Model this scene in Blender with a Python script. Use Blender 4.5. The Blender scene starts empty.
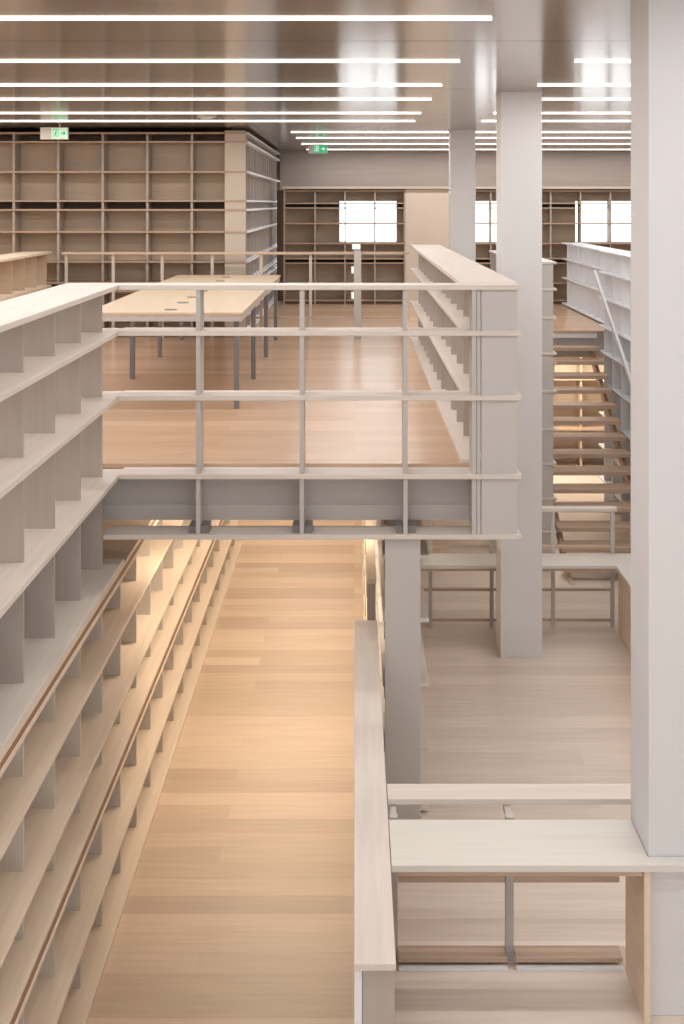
import bpy, bmesh, math, random
random.seed(7)
S = bpy.context.scene
C = S.collection
E = 4.26                      # eye height above the lowest floor; all z below are measured from the eye
F = 1280.0

# ---------------------------------------------------------------- camera, world, lamps, exposure
cam = bpy.data.cameras.new('camera'); co = bpy.data.objects.new('camera', cam); C.objects.link(co)
cam.lens = 45; cam.sensor_width = 36; cam.sensor_fit = 'AUTO'
cam.shift_x = -12/1024; cam.shift_y = -309/1024
cam.clip_start = .05; cam.clip_end = 200
co.location = (0, 0, E); co.rotation_euler = (math.pi/2, 0, 0)
S.camera = co
S.view_settings.view_transform = 'Standard'; S.view_settings.look = 'None'
S.view_settings.gamma = 1; S.view_settings.use_curve_mapping = False
S.view_settings.exposure = 0.0
w = bpy.data.worlds.new('daylight'); S.world = w; w.use_nodes = True
bg = w.node_tree.nodes['Background']
bg.inputs[0].default_value = (.93, .97, 1, 1); bg.inputs[1].default_value = 3.3
HC = .90                      # ceiling above the eye

def area(name, x, y, z, sx, sy, power, col, rot=(0, 0, 0)):
    l = bpy.data.lights.new(name, 'AREA'); l.shape = 'RECTANGLE'; l.size = sx; l.size_y = sy
    l.energy = power; l.color = col
    o = bpy.data.objects.new(name, l); C.objects.link(o); o.location = (x, y, E+z); o.rotation_euler = rot
    return o
NEUT = (1, .955, .915); WARM = (1, .83, .64)
STRIPS = [1.3, 2.9, 4.5, 6.23, 8.11, 9.76, 11.08, 12.8, 14.05, 16.25, 17.7, 19.5, 21.5]
def strip_span(i):
    if i >= 9: return [(-.8, 5.4)]
    return [(-7.6, .67), (1.4, 5.4)]
for i, y in enumerate(STRIPS):
    for a, b in strip_span(i):
        area('ceiling_lamp', (a+b)/2, y, HC-.012, b-a, .03, 7.2*(b-a), NEUT)
for y in (9.2, 10.8, 12.6, 14.6, 17.0, 19.2):
    area('under_deck_lamp', -.62, y, -2.02, 1.1, .05, 26, WARM)
for y in (16.9, 17.5):
    area('under_deck_lamp', 2.6, y, -1.97, 2.2, .05, 32, (1, .86, .68))

# ---------------------------------------------------------------- materials
def newmat(n):
    m = bpy.data.materials.new(n); m.use_nodes = True
    return m, m.node_tree, m.node_tree.nodes['Principled BSDF']
def wood(n, c, axis='x', rough=.5, var=.07, scale=1.0):
    m, t, p = newmat(n)
    tc = t.nodes.new('ShaderNodeTexCoord'); mp = t.nodes.new('ShaderNodeMapping')
    sc = {'x': (1.2, 22, 22), 'y': (22, 1.2, 22), 'z': (22, 22, 1.2)}[axis]
    mp.inputs['Scale'].default_value = [v*scale for v in sc]
    no = t.nodes.new('ShaderNodeTexNoise'); no.inputs['Scale'].default_value = 1.6; no.inputs['Detail'].default_value = 5
    r = t.nodes.new('ShaderNodeValToRGB')
    r.color_ramp.elements[0].position = .3; r.color_ramp.elements[1].position = .7
    r.color_ramp.elements[0].color = [v*(1-var) for v in c]+[1]; r.color_ramp.elements[1].color = [min(1, v*(1+var*.6)) for v in c]+[1]
    t.links.new(tc.outputs['Object'], mp.inputs[0]); t.links.new(mp.outputs[0], no.inputs[0])
    t.links.new(no.outputs[0], r.inputs[0]); t.links.new(r.outputs[0], p.inputs['Base Color'])
    p.inputs['Roughness'].default_value = rough
    return m
def plain(n, c, rough=.6, metal=0, noise=.04):
    m, t, p = newmat(n)
    no = t.nodes.new('ShaderNodeTexNoise'); no.inputs['Scale'].default_value = 3.5; no.inputs['Detail'].default_value = 3
    tc = t.nodes.new('ShaderNodeTexCoord'); t.links.new(tc.outputs['Object'], no.inputs[0])
    r = t.nodes.new('ShaderNodeValToRGB')
    r.color_ramp.elements[0].color = [v*(1-noise) for v in c]+[1]; r.color_ramp.elements[1].color = [min(1, v*(1+noise)) for v in c]+[1]
    t.links.new(no.outputs[0], r.inputs[0]); t.links.new(r.outputs[0], p.inputs['Base Color'])
    p.inputs['Roughness'].default_value = rough; p.inputs['Metallic'].default_value = metal
    return m
def emit(n, c, s):
    m, t, p = newmat(n)
    p.inputs['Base Color'].default_value = (*c, 1)
    p.inputs['Emission Color'].default_value = (*c, 1); p.inputs['Emission Strength'].default_value = s
    return m
def planks(n, c1, c2, rough=.38, width=.13, length=1.9):
    m, t, p = newmat(n)
    tc = t.nodes.new('ShaderNodeTexCoord')
    b = t.nodes.new('ShaderNodeTexBrick')
    b.inputs['Scale'].default_value = 1; b.inputs['Brick Width'].default_value = length; b.inputs['Row Height'].default_value = width
    b.inputs['Mortar Size'].default_value = .0014; b.inputs['Mortar Smooth'].default_value = .3
    b.offset = .37; b.offset_frequency = 3
    b.inputs['Color1'].default_value = (0, 0, 0, 1); b.inputs['Color2'].default_value = (1, 1, 1, 1); b.inputs['Mortar'].default_value = (.0, .0, .0, 1)
    mx = t.nodes.new('ShaderNodeMix'); mx.data_type = 'RGBA'
    mx.inputs['A'].default_value = (*c1, 1); mx.inputs['B'].default_value = (*c2, 1)
    mp = t.nodes.new('ShaderNodeMapping'); mp.inputs['Scale'].default_value = (1.0, 16, 16)
    no = t.nodes.new('ShaderNodeTexNoise'); no.inputs['Scale'].default_value = 2; no.inputs['Detail'].default_value = 6
    mul = t.nodes.new('ShaderNodeMix'); mul.data_type = 'RGBA'; mul.blend_type = 'MULTIPLY'; mul.inputs['Factor'].default_value = 1
    r = t.nodes.new('ShaderNodeValToRGB'); r.color_ramp.elements[0].position = .3; r.color_ramp.elements[1].position = .75
    r.color_ramp.elements[0].color = (.92, .90, .885, 1); r.color_ramp.elements[1].color = (1.06, 1.05, 1.04, 1)
    t.links.new(tc.outputs['Object'], b.inputs[0]); t.links.new(tc.outputs['Object'], mp.inputs[0]); t.links.new(mp.outputs[0], no.inputs[0])
    t.links.new(b.outputs['Color'], mx.inputs['Factor']); t.links.new(no.outputs[0], r.inputs[0])
    t.links.new(mx.outputs['Result'], mul.inputs['A']); t.links.new(r.outputs[0], mul.inputs['B'])
    t.links.new(mul.outputs['Result'], p.inputs['Base Color'])
    p.inputs['Roughness'].default_value = rough
    return m
M = {}
M['ash_x'] = wood('pale_ash', (.70, .645, .60), 'x'); M['ash_y'] = wood('pale_ash_along', (.70, .645, .60), 'y')
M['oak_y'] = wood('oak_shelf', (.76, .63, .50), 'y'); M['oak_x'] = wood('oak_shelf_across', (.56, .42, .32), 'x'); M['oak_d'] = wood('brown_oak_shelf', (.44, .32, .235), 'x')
M['dark_y'] = wood('brown_wood', (.30, .17, .10), 'y')
M['desk'] = wood('desk_top', (.70, .685, .645), 'x', .45, .05)
M['table'] = wood('table_top', (.62, .50, .37), 'y', .4, .05)
M['grey'] = wood('grey_panel', (.46, .41, .375), 'z', .6, .05)
M['greyw'] = plain('warm_grey_panel', (.60, .55, .49), .55)
M['caseup'] = plain('brown_grey_upright', (.42, .36, .31), .6)
M['greyl'] = plain('light_grey_panel', (.56, .535, .52), .55)
M['tan'] = wood('tan_backing', (.50, .395, .295), 'x', .6, .07)
M['pil'] = plain('pilaster_panel', (.55, .48, .41), .6)
M['white'] = plain('white_lacquer', (.80, .83, .88), .45)  # bluish tint puts the daylight near the stair into the colour
M['steel'] = plain('grey_steel', (.52, .50, .485), .4, .0)
M['dsteel'] = plain('dark_steel', (.20, .19, .19), .4, .0)
M['col'] = plain('column_paint', (.69, .70, .725), .7, 0, .02)
M['soff'] = wood('taupe_panel', (.36, .31, .28), 'x', .5, .08, .5)
M['dark'] = plain('recess_shade', (.13, .09, .068), .8)  # dark tone painting the shade inside narrow gaps
M['wallc'] = plain('warm_wall', (.66, .58, .49), .8, 0, .02)
M['floor_up'] = planks('oak_floor_deck', (.58, .41, .29), (.69, .50, .36), .24, .2, 2.4)
M['floor_lo'] = planks('oak_floor_corridor', (.54, .415, .31), (.73, .58, .445), .42, .2, 2.4)
M['floor_rt'] = planks('oak_floor_terrace', (.66, .575, .51), (.78, .695, .63), .42, .2, 2.4)
M['led'] = emit('led_strip', (1, .95, .88), 3.0)
M['green'] = emit('sign_green', (.03, .42, .20), .5)
M['signw'] = emit('sign_white', (.75, .90, .78), .55)
M['mint'] = emit('sign_mint', (.50, .72, .56), .45)
M['case'] = plain('sign_case', (.62, .60, .55), .5)
# perforated satin metal ceiling
m, t, p = newmat('metal_ceiling'); M['ceil'] = m
tc = t.nodes.new('ShaderNodeTexCoord'); mp = t.nodes.new('ShaderNodeMapping'); mp.inputs['Scale'].default_value = (1.2, .4, 1)
no = t.nodes.new('ShaderNodeTexNoise'); no.inputs['Scale'].default_value = 1.5
r = t.nodes.new('ShaderNodeValToRGB'); r.color_ramp.elements[0].color = (.40, .345, .30, 1); r.color_ramp.elements[1].color = (.45, .39, .345, 1)
t.links.new(tc.outputs['Object'], mp.inputs[0]); t.links.new(mp.outputs[0], no.inputs[0]); t.links.new(no.outputs[0], r.inputs[0]); t.links.new(r.outputs[0], p.inputs['Base Color'])
p.inputs['Metallic'].default_value = .85; p.inputs['Roughness'].default_value = .16
# window glass
m, t, p = newmat('window_glass'); M['glass'] = m
p.inputs['Base Color'].default_value = (1, 1, 1, 1); p.inputs['Roughness'].default_value = 0
p.inputs['Transmission Weight'].default_value = 1; p.inputs['IOR'].default_value = 1.01

# ---------------------------------------------------------------- geometry helpers
class MB:
    def __init__(s): s.bm = bmesh.new()
    def box(s, x0, x1, y0, y1, z0, z1, bev=0):
        if x0 > x1: x0, x1 = x1, x0
        if y0 > y1: y0, y1 = y1, y0
        if z0 > z1: z0, z1 = z1, z0
        v = [s.bm.verts.new((x, y, z+E)) for x in (x0, x1) for y in (y0, y1) for z in (z0, z1)]
        fs = []
        for q in ((0, 1, 3, 2), (4, 6, 7, 5), (0, 4, 5, 1), (2, 3, 7, 6), (0, 2, 6, 4), (1, 5, 7, 3)):
            fs.append(s.bm.faces.new([v[i] for i in q]))
        if bev:
            es = list({e for f in fs for e in f.edges})
            bmesh.ops.bevel(s.bm, geom=es, offset=bev, segments=2, affect='EDGES', profile=.6)
        return s
    def prism(s, pts, axis, a, b):
        """pts in the plane across axis; extruded from a to b"""
        def mk(u, v, w_):
            if axis == 'x': return (w_, u, v+E)
            if axis == 'y': return (u, w_, v+E)
            return (u, v, w_+E)
        A = [s.bm.verts.new(mk(u, v, a)) for u, v in pts]; B = [s.bm.verts.new(mk(u, v, b)) for u, v in pts]
        s.bm.faces.new(A[::-1]); s.bm.faces.new(B)
        n = len(pts)
        for i in range(n): s.bm.faces.new((A[i], A[(i+1) % n], B[(i+1) % n], B[i]))
        bmesh.ops.recalc_face_normals(s.bm, faces=s.bm.faces)
        return s
    def cyl(s, x, y, z0, z1, r, seg=20):
        return s.prism([(x+r*math.cos(2*math.pi*i/seg), y+r*math.sin(2*math.pi*i/seg)) for i in range(seg)], 'z', z0, z1)
    def bar(s, p0, p1, wx, wz):
        """slanted bar in a plane of constant x: p=(x,y,z)"""
        (x, y0, z0), (_, y1, z1) = p0, p1
        L = math.hypot(y1-y0, z1-z0); ny, nz = -(z1-z0)/L*wz/2, (y1-y0)/L*wz/2
        return s.prism([(y0+ny, z0+nz), (y1+ny, z1+nz), (y1-ny, z1-nz), (y0-ny, z0-nz)], 'x', x-wx/2, x+wx/2)
    def build(s, name, mat, parent=None):
        bmesh.ops.recalc_face_normals(s.bm, faces=s.bm.faces)
        if parent is not None:
            bmesh.ops.translate(s.bm, verts=s.bm.verts, vec=[-v for v in parent['_loc']])
        me = bpy.data.meshes.new(name); s.bm.to_mesh(me); s.bm.free()
        o = bpy.data.objects.new(name, me); C.objects.link(o); me.materials.append(M[mat] if isinstance(mat, str) else mat)
        if parent is not None: o.parent = parent
        return o
ROOTS = []
def thing(name, label, cat, loc, group=None):
    o = bpy.data.objects.new(name, None); C.objects.link(o); o.empty_display_size = .2
    L = (loc[0], loc[1], loc[2]+E); o.location = L; o['_loc'] = L; ROOTS.append(o)
    o['label'] = label; o['category'] = cat
    if group: o['group'] = group
    return o
def child_frame(o, root):
    """lets a part carry sub-parts: sub-part vertices are relative to the same origin"""
    o['_loc'] = tuple(root['_loc']); ROOTS.append(o); return o
def tag(o, label, cat, group=None):
    o['label'] = label; o['category'] = cat
    if group: o['group'] = group
    return o
def struct(name, mb, mat):
    o = mb.build(name, mat); o['kind'] = 'structure'; return o

ZU, ZR, ZN, ZL = -1.60, -3.69, -3.285, -4.33     # deck, terrace, near terrace, corridor floors
YB = 7.64                                         # front plane of the bridge

# ---------------------------------------------------------------- structure
YF = 20.5
fl = MB(); fl.box(-1.80, .15, -3, 22.3, ZL-.2, ZL); struct('floor', fl, 'floor_lo')
fl = MB(); fl.box(.15, 6.2, 5.66, 22.3, ZR-.2, ZR); fl.box(.15, .17, 5.66, 22.3, ZL, ZR-.2); struct('floor_terrace', fl, 'floor_rt')
fl = MB(); fl.box(.15, 6.2, -3, 5.66, ZN-.25, ZN); struct('floor_near_terrace', fl, 'floor_rt')
fl = MB()
fl.box(-8, 1.00, YB+.22, 22.3, ZU-.03, ZU)
fl.box(-8, -1.80, -3, YB+.22, ZU-.03, ZU)
fl.box(1.00, 2.04, 12.85, 22.3, ZU-.03, ZU); fl.box(2.04, 3.28, 16.02, 22.3, ZU-.03, ZU); fl.box(3.28, 6.2, 9, 22.3, ZU-.03, ZU)
struct('floor_upper_deck', fl, 'floor_up')
sl = MB()
sl.box(-8, .98, YB+.42, 22.3, ZU-.34, ZU-.032)
sl.box(-8, -1.82, -3, YB+.42, ZU-.34, ZU-.032)
sl.box(1.00, 2.02, 12.9, 22.3, ZU-.34, ZU-.032); sl.box(2.04, 3.28, 16.1, 22.3, ZU-.34, ZU-.032); sl.box(3.28, 6.2, 9, 22.3, ZU-.34, ZU-.032)
struct('ceiling_under_deck', sl, 'greyl')
fa = MB(); fa.box(-1.80, .98, YB+.25, YB+.41, -1.95, -1.645); fa.box(-1.80, .98, YB+.235, YB+.41, -1.95, -1.855)
struct('trim_1', fa, 'greyl')
fa = MB(); fa.box(2.06, 3.04, 16.03, 16.09, -1.69, -1.632); struct('trim_2', fa, 'white')
struct('wall_left', MB().box(-8.1, -8, -3, 22.3, ZL, HC), 'wallc')
struct('wall_right', MB().box(6.2, 6.3, -3, 22.3, ZL, HC), 'wallc')
struct('wall_corridor', MB().box(-1.90, -1.80, -3, 22.3, ZL, ZU-.36), 'wallc')
# far wall with three window openings, below the taupe downstand
WIN = [(-.24, .69), (1.65, 2.58), (3.54, 4.47)]; WZ0, WZ1 = -.63, .04
wl = MB(); x = -1.13
for a, b in WIN:
    wl.box(x, a, YF, YF+.12, ZU, .26); wl.box(a, b, YF, YF+.12, ZU, WZ0); wl.box(a, b, YF, YF+.12, WZ1, .26); x = b
wl.box(x, 6.2, YF, YF+.12, ZU, .26)
struct('wall_far', wl, 'tan')
struct('wall_far_lower', MB().box(-1.8, 6.2, 22.3, 22.4, ZL, ZU-.03), 'wallc')
struct('wall_far_left', MB().box(-8, -1.26, 22.3, 22.4, ZU-.03, HC), 'tan')
struct('wall_far_shade', MB().box(-1.26, -1.135, 20.9, 20.95, ZU, .21), 'dark')  # dark sheet standing in for the shaded gap beside the block
struct('wall_far_panel', MB().box(.813, 1.62, 20.2, YF, ZU, .215), 'wallc')
sf = MB(); sf.box(-1.28, 6.2, 22.15, 22.3, .20, HC); sf.box(-1.13, 6.2, YF+.12, 22.15, .22, .26)
struct('wall_far_downstand', sf, 'soff')
struct('trim_3', MB().box(-1.13, 6.2, 20.14, YF+.02, .222, .262), 'pil')
for k, (a, b) in enumerate(WIN):
    f = MB()
    f.box(a, a+.012, YF+.03, YF+.10, WZ0, WZ1); f.box(b-.012, b, YF+.03, YF+.10, WZ0, WZ1)
    f.box(a+.012, b-.012, YF+.03, YF+.10, WZ0, WZ0+.012); f.box(a+.012, b-.012, YF+.03, YF+.10, WZ1-.012, WZ1)
    wf = struct('window_%d' % (k+1), f, 'white')
    g = MB().box(a+.012, b-.012, YF+.06, YF+.066, WZ0+.012, WZ1-.012).build('window_pane', 'glass'); g.parent = wf
wb_ = MB(); wb_.box(-8, 6.2, -3.12, -3, ZL, -1.35); wb_.box(-8, 6.2, -3.12, -3, .5, HC); wb_.box(-8, -6.2, -3.12, -3, -1.35, .5); wb_.box(5.4, 6.2, -3.12, -3, -1.35, .5)
struct('wall_back_added', wb_, 'wallc')  # unseen wall behind the camera, added to narrow the daylight opening
f = MB()
for x in (-6.2, -4.27, -2.34, -.41, 1.52, 3.45, 5.36): f.box(x, x+.04, -3.1, -3.02, -1.35, .5)
struct('window_4', f, 'white')  # bars of an unseen window, added to let daylight fill in from behind
# ceiling: satin metal panels with fine shadow joints
SEAM = [-3, 1.1, 4.1, 7.11, 10.1, 13.1, 16.05, 19.1, 22.3]
cl = MB()
for a, b in zip(SEAM[:-1], SEAM[1:]): cl.box(-8, 6.2, a+.006, b-.006, HC, HC+.05)
struct('ceiling', cl, 'ceil')
struct('ceiling_backing', MB().box(-8, 6.2, -3, 22.3, HC+.05, HC+.09), 'dark')

def column(x, y, ztop, zbot, wd, label):
    b = MB(); b.box(x, x+wd, y, y+wd, zbot, ztop, .004); b.box(x-.004, x+wd+.004, y-.004, y+wd+.004, ztop-.012, ztop)
    o = b.build('column', 'col'); tag(o, label, 'column', 'round the atrium row of square columns'.replace('round the ', ''))
    return o
column(1.19, 5.173, HC, ZN, .335, 'large pale square column rising through the nearest desk at the right edge')
column(1.19, 10.38, HC, ZR, .335, 'full-height pale square column standing just beyond the bridge, in front of far desk')
column(1.19, 15.78, HC, ZU, .31, 'smallest and farthest pale square column, beside the beige wall panel')
b = MB(); b.box(.187, .398, 7.67, 7.725, ZR, -2.01); b.box(.180, .405, 7.665, 7.73, ZR, ZR+.02)
tag(b.build('support_column', 'greyl'), 'flat grey support under the bridge, standing behind the centre parapet', 'column')

# ---------------------------------------------------------------- shelving
def case_y(name, label, X0, X1, open_x, y0, y1, zs, ups, mshelf, mup, group=None, th=.026, upr=(None, None), gap=(), back=None, zbot=None, cat='bookcase', y1s=None, backx=None):
    """bookcase running along Y between X0 and X1; uprights at the Y positions given"""
    root = thing(name, label, cat, ((X0+X1)/2, (y0+y1)/2, zbot if zbot is not None else zs[-1]-th), group)
    for z in zs:
        MB().box(X0, X1, y0, y1s or y1, z-th, z, .003).build('shelf', mshelf, root)
    u0, u1 = upr
    for y in ups:
        b = MB()
        for i in range(len(zs)-1):
            if i in gap: continue
            b.box(u0, u1, y, y+.022, zs[i+1], zs[i]-th)
        if zbot is not None: b.box(u0, u1, y, y+.022, zbot, zs[-1]-th)
        b.build('upright', mup, root)
    if gap:
        for i in gap:
            MB().box(u0, u1+.085, y0+.02, y1-.02, zs[i+1], zs[i]-th).build('plinth', 'dark_y', root)
    if back is not None:
        MB().box(backx, backx+.015, y0, y1, zs[-1], zs[0]-th).build('back_panel', back, root)
    return root
U0 = [7.61-.603*k for k in range(0, 10)]
case_y('balustrade_bookcase', 'pale open bookcase balustrade running along the left edge up to the bridge', -1.76, -1.41, 1, 1.9, 7.62, [-.49, -.767, -1.154, -1.63, -2.178], U0,
       'ash_y', 'grey', None, .028, (-1.755, -1.50), y1s=7.85)
U1 = [7.61+.603*k for k in range(-5, 15)]
case_y('corridor_bookcase', 'long warm oak bookcase of deep shelves lining the left side of corridor floor', -1.79, -1.41, 1, 4.3, 16.2,
       [-2.207, -2.27, -2.60, -3.03, -3.34, -3.42, -3.875, -4.30], U1, 'oak_y', 'greyw', None, .026, (-1.775, -1.50), gap=(0, 4), zbot=None, y1s=16.2)

# bridge: rails, posts, fascia shelf
br = thing('bridge_railing', 'pale wood and grey railing across the front edge of the bridge', 'railing', (-.2, YB+.1, -2.01))
for z in (-.49, -.764, -1.15, -1.62, -1.98):
    MB().box(-1.408 if z > -1.9 else -1.498, 1.0, YB, YB+.215, z-.03, z, .004).build('rail', 'ash_x', br)
RZ = [-.49, -.764, -1.15, -1.62, -1.98]
for x in (-.945, -.325, .295):
    b = MB()
    for i in range(4): b.box(x, x+.026, YB+.012, YB+.20, RZ[i+1], RZ[i]-.03)
    b.build('post', 'steel', br)
    MB().box(x-.045, x-.002, YB+.03, YB+.17, -1.979, -1.935).build('bracket', 'dsteel', br); MB().box(x+.028, x+.075, YB+.03, YB+.17, -1.979, -1.935).build('bracket', 'dsteel', br)
b = MB()
for i in range(4): b.box(.705, .732, YB+.012, YB+.20, RZ[i+1], RZ[i]-.03)
b.build('post', 'steel', br)
b = MB()
for i in range(4):
    b.box(.735, .757, YB+.02, YB+.045, RZ[i+1], RZ[i]-.03); b.box(.762, .975, YB+.014, YB+.04, RZ[i+1], RZ[i]-.03)
b.build('end_panel', 'greyl', br)

U2 = [8.1+.55*k for k in range(0, 13)]
case_y('balustrade_bookcase', 'long open bookcase balustrade on the right edge of the upper deck', .66, 1.01, -1, 7.88, 15.1, [-.49, -.767, -1.154, -1.575], U2,
       'ash_y', 'grey', None, .028, (.74, .98))
# deck balustrade before the far shelving
fr = thing('deck_balustrade', 'slim wooden handrail on thin posts beyond the long table', 'railing', (-1.4, 15.17, ZU))
MB().box(-3.46, .655, 15.13, 15.21, -.61, -.58, .004).build('handrail', 'oak_x', fr)
MB().box(-3.46, .655, 15.15, 15.19, -1.37, -1.35).build('lower_rail', 'oak_x', fr)
for px in (66, 113, 162, 212, 261, 310.5):
    x = (px-354)/84.5
    b = MB(); b.box(x-.017, x+.017, 15.153, 15.187, -1.35, -.61); b.box(x-.017, x+.017, 15.153, 15.187, ZU, -1.37); b.build('post', 'pil', fr)
sg = thing('information_post', 'narrow grey post carrying a small white plate on top, in the deck balustrade', 'post', (.045, 15.1, ZU))
MB().box(0, .085, 15.07, 15.125, ZU, -.56, .004).build('pillar', 'steel', sg)
MB().box(-.02, .075, 15.06, 15.12, -.545, -.485, .004).build('plate', 'signw', sg)
MB().box(.02, .065, 15.08, 15.11, -.56, -.545).build('neck', 'dsteel', sg)
for z in (-.78, -1.08): MB().box(-.03, -.003, 15.08, 15.12, z-.05, z+.03).build('side_label', 'signw', sg)

# low bookcase at the far left of the deck
case_y('low_bookcase', 'low tan bookcase at the far left, behind the pale balustrade shelves', -3.90, -3.56, 1, 9.2, 15.08, [-.57, -.96, -1.28, -1.575],
       [14.98-.5*k for k in range(0, 12)], 'oak_y', 'tan', None, .028, (-3.87, -3.60))

# block of tall shelving, front facing the camera
ZB = [.744, .384, .036, -.072, -.336, -.696, -.95, -1.05, -1.33, -1.56]
YK = 15.36
blk = thing('wall_bookcase', 'tall tan bookcase wall covering the upper left background', 'bookcase', (-4.5, YK+.15, ZU))
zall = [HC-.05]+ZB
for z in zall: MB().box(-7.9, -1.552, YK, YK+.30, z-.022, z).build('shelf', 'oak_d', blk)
XU = [-4.09+.535*k for k in range(-7, 5)]
for x in XU:
    b = MB()
    for i in range(len(zall)-1): b.box(x-.014, x+.014, YK+.02, YK+.29, zall[i+1], zall[i]-.022)
    b.box(x-.014, x+.014, YK+.02, YK+.29, ZU, zall[-1]-.022)
    b.build('upright', 'caseup', blk)
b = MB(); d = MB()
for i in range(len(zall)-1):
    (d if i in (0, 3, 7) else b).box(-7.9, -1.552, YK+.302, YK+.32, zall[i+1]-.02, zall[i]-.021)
b.build('back_panel', 'tan', blk); d.build('recess_shade', 'dark', blk)  # dark backing strips paint the shade of the narrow rows
b = MB(); b.box(-1.55, -1.30, YK-.01, YK+.02, ZU, HC-.03); b.build('end_panel', 'pil', blk)
for z in zall: MB().box(-1.55, -1.295, YK-.022, YK-.011, z-.022, z).build('edge_strip', 'oak_d', blk)
# side of the block facing the aisle
sd = thing('wall_bookcase', 'grey shelving face turned to the aisle, edge-on beside the tall tan bookcase wall', 'bookcase', (-1.4, 18.5, ZU))
for z in zall: MB().box(-1.54, -1.272, YK+.04, 22.1, z-.024, z).build('shelf', 'white', sd)
for k in range(14):
    y = YK+.06+k*.5
    b = MB()
    for i in range(len(zall)-1): b.box(-1.53, -1.33, y, y+.025, zall[i+1], zall[i]-.024)
    b.box(-1.53, -1.33, y, y+.025, ZU, zall[-1]-.024)
    b.build('upright', 'grey', sd)
MB().box(-1.549, -1.541, YK+.04, 22.1, ZU, HC-.03).build('back_panel', 'grey', sd)

# far shelving under the downstand, in front of the windows
ZF = [.20, .005, -.07, -.315, -.63, -.87, -.94, -1.26, -1.53]
def far_case(xs, label, dark_rows, x_end):
    t_ = thing('window_bookcase', label, 'bookcase', ((xs[0]+x_end)/2, 20.33, ZU))
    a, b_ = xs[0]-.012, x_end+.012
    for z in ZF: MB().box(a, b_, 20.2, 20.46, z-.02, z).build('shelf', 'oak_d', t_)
    for x in xs:
        m_ = MB()
        for i in range(len(ZF)-1): m_.box(x-.012, x+.012, 20.21, 20.45, ZF[i+1], ZF[i]-.02)
        m_.box(x-.012, x+.012, 20.21, 20.45, ZU, ZF[-1]-.02)
        m_.build('upright', 'caseup', t_)
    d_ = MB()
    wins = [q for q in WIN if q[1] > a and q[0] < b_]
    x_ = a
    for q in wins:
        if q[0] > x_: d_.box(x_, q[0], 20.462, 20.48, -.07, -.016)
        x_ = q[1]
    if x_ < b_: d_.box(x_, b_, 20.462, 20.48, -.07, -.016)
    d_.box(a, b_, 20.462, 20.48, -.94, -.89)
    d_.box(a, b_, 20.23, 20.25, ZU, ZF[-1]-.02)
    d_.build('recess_shade', 'dark', t_)  # dark strips stand in for shade between the paired shelves
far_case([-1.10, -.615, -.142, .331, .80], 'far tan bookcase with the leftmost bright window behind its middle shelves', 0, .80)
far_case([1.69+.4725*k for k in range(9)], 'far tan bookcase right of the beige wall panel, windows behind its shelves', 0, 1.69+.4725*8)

# ---------------------------------------------------------------- long table
tb = thing('long_table', 'long beige reading table on grey legs standing on the upper deck', 'table', (-1.46, 12.4, ZU))
TT = -.843; TX0, TX1 = -2.07, -.86
for a, b_ in ((9.86, 11.60), (11.605, 13.34), (13.345, 15.0)):
    MB().box(TX0, TX1, a, b_, TT-.022, TT, .003).build('tabletop', 'table', tb)
MB().box(TX0+.008, TX0+.033, 9.87, 14.99, TT-.07, TT-.0225).box(TX1-.033, TX1-.008, 9.87, 14.99, TT-.07, TT-.0225).box(TX0+.034, TX1-.034, 9.87, 9.895, TT-.07, TT-.0225).box(TX0+.034, TX1-.034, 14.965, 14.99, TT-.07, TT-.0225).build('apron', 'steel', tb)
for y in (9.96, 11.62, 13.28, 14.92):
    for x in (TX0+.055, TX1-.055):
        MB().box(x-.021, x+.021, y, y+.045, ZU, TT-.0225, .003).build('leg', 'dsteel', tb)
for y in (10.1, 10.8, 11.45, 12.25, 13.05, 13.8, 14.5):
    MB().cyl(-1.445, y, TT-.004, TT+.006, .05, 24).build('cable_grommet', 'dsteel', tb)

# ---------------------------------------------------------------- centre parapet and centre bookcase
pp = thing('parapet_bookcase', 'pale wood topped parapet between the warm corridor and the terrace', 'parapet', (.072, 6.2, ZL))
MB().box(0, .146, 4.44, 8.10, -2.665, -2.64, .003).build('cap', 'ash_y', pp)
MB().box(.001, .028, 4.46, 8.10, ZL, -2.667).build('side_panel', 'white', pp)
MB().box(.030, .142, 4.475, 4.50, ZL, -2.667).build('end_panel', 'grey', pp)
MB().box(.118, .142, 4.51, 8.08, ZL, -2.667).build('inner_panel', 'dark_y', pp)
ce = thing('centre_bookcase', 'double-sided bookcase beyond the bridge support, between corridor and terrace', 'bookcase', (.3, 12, ZR))
for z in (-2.13, -2.51, -2.90, -3.29, -3.65):
    MB().box(.175, .453, 7.74, 15.6, z-.026, z, .003).build('shelf', 'ash_y', ce)
ZC = [-1.98, -2.13, -2.51, -2.90, -3.29, -3.65]
for k in range(14):
    y = 7.95+.56*k; b = MB()
    for i in range(1, 5): b.box(.20, .40, y, y+.022, ZC[i+1], ZC[i]-.026)
    b.box(.20, .40, y, y+.022, ZC[1], -1.945)
    b.build('upright', 'grey', ce)
cf = thing('corridor_low_bookcase', 'narrow shelving facing the corridor floor from beyond the parapet end', 'bookcase', (.1, 12, ZL))
for z in (-2.4, -2.9, -3.4, -3.9): MB().box(.085, .142, 8.15, 15.6, z-.026, z).build('shelf', 'oak_y', cf)
for k in range(14):
    y = 8.3+.56*k; MB().box(.09, .14, y, y+.022, ZL, -2.43).build('upright', 'grey', cf)

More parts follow.
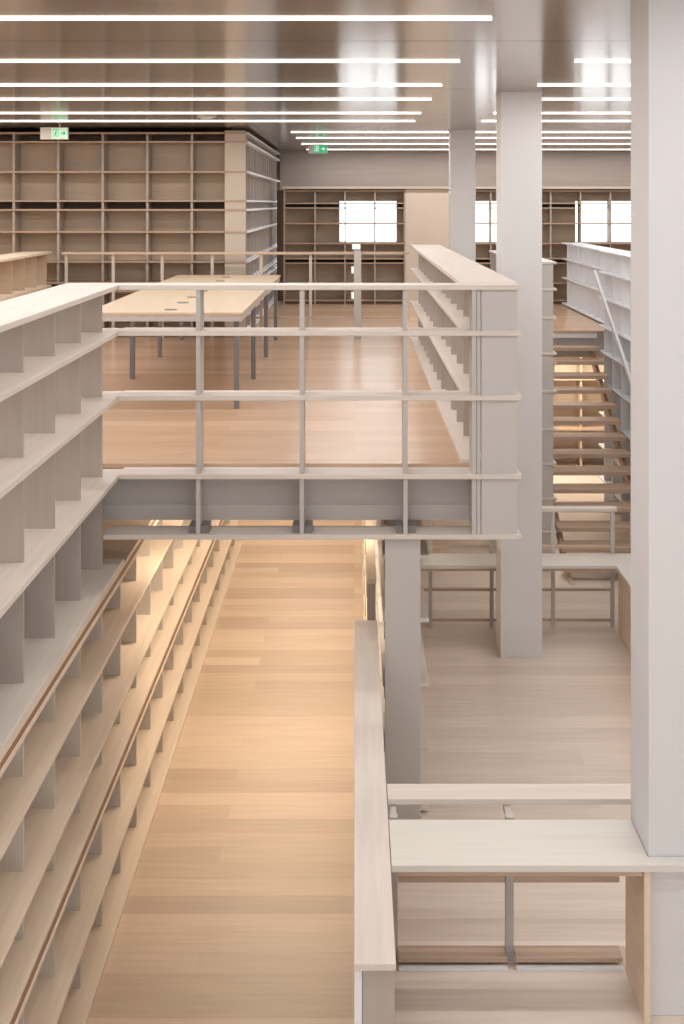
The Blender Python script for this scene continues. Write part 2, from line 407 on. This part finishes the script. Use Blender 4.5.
# ---------------------------------------------------------------- desks with balustrade frames
ZD = -2.64
dk = thing('desk', 'nearest pale desk with open frame below, running from parapet to the large column', 'desk', (.7, 5.3, ZN))
b = MB(); b.box(.15, 1.186, 5.10, 5.48, ZD-.026, ZD); b.box(1.186, 1.9, 5.10, 5.168, ZD-.026, ZD); b.build('desktop', 'desk', dk)
MB().box(.17, 1.15, 5.115, 5.13, ZD-.05, ZD-.027).build('apron', 'oak_x', dk)
MB().box(1.160, 1.184, 5.115, 5.47, ZN, ZD-.027).build('side_panel', 'oak_y', dk)
fb = thing('balustrade', 'wood and grey steel balustrade along the back of the nearest desk', 'railing', (.7, 5.6, ZN))
MB().box(.15, 1.275, 5.67, 5.82, ZD-.026, ZD, .003).build('handrail', 'ash_x', fb)
for x in (.155, .66):
    MB().box(x, x+.034, 5.56, 5.60, ZN, ZD-.03).build('post', 'steel', fb)
for x in (.155, .66): MB().box(x+.004, x+.03, 5.60, 5.70, ZD-.058, ZD-.03).build('bracket', 'steel', fb)
for z, y, h in ((-2.905, 5.57, .014), (-2.935, 5.57, .022)):
    MB().box(.192, .658, y, y+.02, z-h, z).build('rail', 'oak_x', fb); MB().box(.696, 1.155, y, y+.02, z-h, z).build('rail', 'oak_x', fb)
for a, c_ in ((.192, .658), (.696, 1.155)):
    MB().box(a, c_, 5.50, 5.59, ZN+.022, ZN+.042).build('rail', 'oak_x', fb)
    MB().box(a, c_, 5.475, 5.495, ZN, ZN+.014).build('kick_rail', 'white', fb)
ZD2 = -3.045
dk = thing('desk', 'farther pale L-shaped desk beyond the bridge, behind the middle square column', 'desk', (1.5, 10.9, ZR))
MB().box(.46, 2.2, 10.75, 11.12, ZD2-.026, ZD2).box(2.2, 2.58, 5.9, 11.12, ZD2-.026, ZD2).build('desktop', 'desk', dk)
MB().box(.47, 2.2, 10.80, 10.815, ZD2-.06, ZD2-.027).build('apron', 'oak_x', dk)
MB().box(2.26, 2.285, 5.95, 10.95, ZR, ZD2-.027).build('side_panel', 'oak_y', dk)
fb = thing('balustrade', 'wood and grey steel balustrade along the back of the farther desk', 'railing', (1.5, 11.15, ZR))
MB().box(.46, 2.29, 11.13, 11.22, -2.685, -2.655, .003).build('handrail', 'ash_x', fb)
PX = (.664, 1.198, 1.733, 2.25)
for x in PX:
    MB().box(x-.016, x+.016, 11.135, 11.165, ZR, -2.686).build('post', 'steel', fb)
PXX = (.46,)+PX
for z, h in ((-2.98, .025), (-3.355, .022), (-3.62, .022)):
    for a, c_ in zip(PXX[:-1], PXX[1:]):
        MB().box(a+.018, c_-.018, 11.135, 11.165, z-h, z).build('rail', 'oak_x', fb)

# ---------------------------------------------------------------- stair on the right
st = thing('staircase', 'open wooden staircase climbing from the terrace to the upper deck at right', 'stairs', (2.5, 14, ZR))
for k in range(1, 15):
    z = -1.64-.138*k; y = 16-.25*k
    MB().box(2.07, 3.03, y, y+.29, z-.045, z, .003).build('tread', 'oak_x', st)
for x in (2.09, 2.96):
    MB().prism([(16.02, -1.98), (16.02, -1.845), (12.55, -3.66), (12.35, -3.69), (12.75, -3.69)], 'x', x, x+.04).build('stringer', 'oak_x', st)
wb = case_y('stair_bookcase', 'white stepped shelving wall on the right of the staircase', 3.05, 3.25, -1, 9.5, 15.98, [-.59, -.85, -1.17, -1.515, -1.83, -2.2, -2.6, -3.0, -3.4], [9.7+.5*k for k in range(13)],
       'white', 'white', None, .018, (3.07, 3.25), zbot=ZR)
case_y('balustrade_bookcase', 'white bookcase balustrade on the upper deck, leading to the rightmost window', 3.26, 3.55, -1, 16.0, 20.1, [-.62, -.864, -1.16, -1.56], [16.1+.45*k for k in range(9)],
       'white', 'white', None, .02, (3.28, 3.54))
b = MB(); b.bar((2.96, 15.75, -.845), (2.96, 13.4, -2.05), .03, .05)
hr = tag(b.build('stair_handrail', 'white'), 'white slanting handrail bar beside the stepped white shelving', 'handrail')
for y, z in ((15.4, -1.025), (13.8, -1.845)):
    hb = MB().box(2.975, 3.05, y-.01, y+.01, z-.01, z+.01).build('bracket', 'white'); hb.parent = hr
lb = thing('landing_bookcase', 'grey bookcase end with pale shelf edges, left of the staircase', 'bookcase', (1.85, 14, ZR))
for z in (-.59, -.856, -1.14, -1.5, -1.875, -2.256, -2.6, -2.95, -3.28):
    MB().box(1.68, 2.03, 12.8, 15.95, z-.022, z, .003).build('shelf', 'ash_y', lb)
ZZ = [-.59, -.856, -1.14, -1.5, -1.875, -2.256, -2.6, -2.95, -3.28]
for y in [12.815+.52*k for k in range(7)]:
    b = MB()
    for i in range(len(ZZ)-1): b.box(1.70, 1.995, y, y+.02, ZZ[i+1], ZZ[i]-.022)
    b.box(1.70, 1.995, y, y+.02, ZR, ZZ[-1]-.022); b.build('upright', 'greyl', lb)

# tan shelving under the deck, seen through the open stair
ub = thing('under_deck_bookcase', 'warm lit shelving under the deck, seen through the open stair treads', 'bookcase', (2.6, 18, ZR))
UZ = [-2.1, -2.45, -2.8, -3.15, -3.5]
for z in UZ: MB().box(1.3, 4.4, 17.9, 18.2, z-.03, z).build('shelf', 'oak_x', ub)
for x in (1.4, 1.74, 2.22, 2.70, 3.18, 3.66, 4.14):
    b = MB()
    for i in range(4): b.box(x-.015, x+.015, 17.92, 18.19, UZ[i+1], UZ[i]-.03)
    b.box(x-.015, x+.015, 17.92, 18.19, ZR, UZ[-1]-.03); b.build('upright', 'oak_x', ub)
MB().box(1.3, 4.4, 18.2, 18.22, ZR, -2.1).build('back_panel', 'wallc', ub)

# ---------------------------------------------------------------- ceiling fittings
names = ['nearest', 'second', 'third', 'fourth', 'fifth', 'sixth', 'seventh', 'eighth', 'ninth', 'tenth', 'eleventh', 'twelfth', 'thirteenth']
vis = 0
for i, y in enumerate(STRIPS):
    if i < 3: continue
    for q, (a, b_) in enumerate(strip_span(i)):
        side = 'left' if a < -5 else ('right' if a > 0 else 'far central')
        n = names[i-3]
        lab = {'left': '%s long ceiling light strip left of the columns, counted from the camera' % n,
               'right': '%s ceiling light strip right of the columns, counted from the camera' % n,
               'far central': '%s ceiling light strip from the camera, shorter one beyond the tall tan bookcase' % n}[side]
        r_ = thing('light_strip', lab, 'ceiling light', ((a+b_)/2, y, HC-.008), 'ceiling light strips')
        MB().box(a, b_, y-.016, y+.016, HC-.009, HC-.001).build('diffuser', 'led', r_)
def exit_sign(x, y, z, wd, ht, label, casing, back='green', sym='signw'):
    s_ = thing('exit_sign', label, 'exit sign', (x+wd/2, y, z), None)
    MB().box(x-casing, x+wd, y, y+.03, z, z+ht, .004).build('housing', 'case', s_)
    g = child_frame(MB().box(x+.01, x+wd-.008, y-.004, y-.0005, z+.01, z+ht-.01).build('sign_panel', back, s_), s_)
    u = ht/10; cx = x+wd*.30; y0, y1 = y-.008, y-.0045
    door = MB(); door.box(cx-2.4*u, cx-2.0*u, y0, y1, z+2*u, z+8*u); door.box(cx+1.8*u, cx+2.2*u, y0, y1, z+2*u, z+8*u); door.box(cx-2.4*u, cx+2.2*u, y0, y1, z+8*u, z+8.5*u)
    door.build('door_symbol', sym, g)
    man = MB()
    man.prism([(cx+.2*u+.7*u*math.cos(k*math.pi/5), z+6.9*u+.7*u*math.sin(k*math.pi/5)) for k in range(10)], 'y', y0, y1)
    man.prism([(cx-.6*u, z+6.1*u), (cx+.5*u, z+6.1*u), (cx+.2*u, z+4.1*u), (cx-.8*u, z+4.1*u)], 'y', y0, y1)
    man.prism([(cx-.7*u, z+4.1*u), (cx, z+4.1*u), (cx+1.3*u, z+2.2*u), (cx+.8*u, z+2*u)], 'y', y0, y1)
    man.prism([(cx-.8*u, z+4.1*u), (cx-.2*u, z+4.1*u), (cx-1.1*u, z+2*u), (cx-1.6*u, z+2.2*u)], 'y', y0, y1)
    man.prism([(cx+.4*u, z+6*u), (cx+1.5*u, z+5*u), (cx+1.3*u, z+4.7*u), (cx+.3*u, z+5.4*u)], 'y', y0, y1)
    man.build('running_figure_symbol', sym, g)
    ax = x+wd*.72
    ar = MB(); ar.box(ax-1.9*u, ax+.4*u, y0, y1, z+4.5*u, z+5.5*u)
    ar.prism([(ax+.2*u, z+7*u), (ax+2.2*u, z+5*u), (ax+.2*u, z+3*u)], 'y', y0, y1); ar.build('arrow_symbol', sym, g)
    MB().box(x+wd*.5-.008, x+wd*.5+.008, y+.008, y+.022, z+ht, HC).build('hanger', 'case', s_)
    return s_
exit_sign(-3.46, 14.6, .725, .20, .14, 'pale exit sign with green symbols hung before the tall tan bookcase, upper left', .12, 'mint', 'green')
exit_sign(-.60, 18.5, .715, .215, .135, 'small green exit sign hanging before the taupe downstand wall', .06)
sd_ = thing('smoke_detector', 'small round detector on the ceiling near the tall tan bookcase', 'smoke detector', (-1.52, 13.2, HC))
MB().cyl(-1.52, 13.2, HC-.018, HC, .10).build('base', 'case', sd_); MB().cyl(-1.52, 13.2, HC-.035, HC-.018, .06).build('sensor', 'case', sd_)
for o in ROOTS:
    if '_loc' in o: del o['_loc']
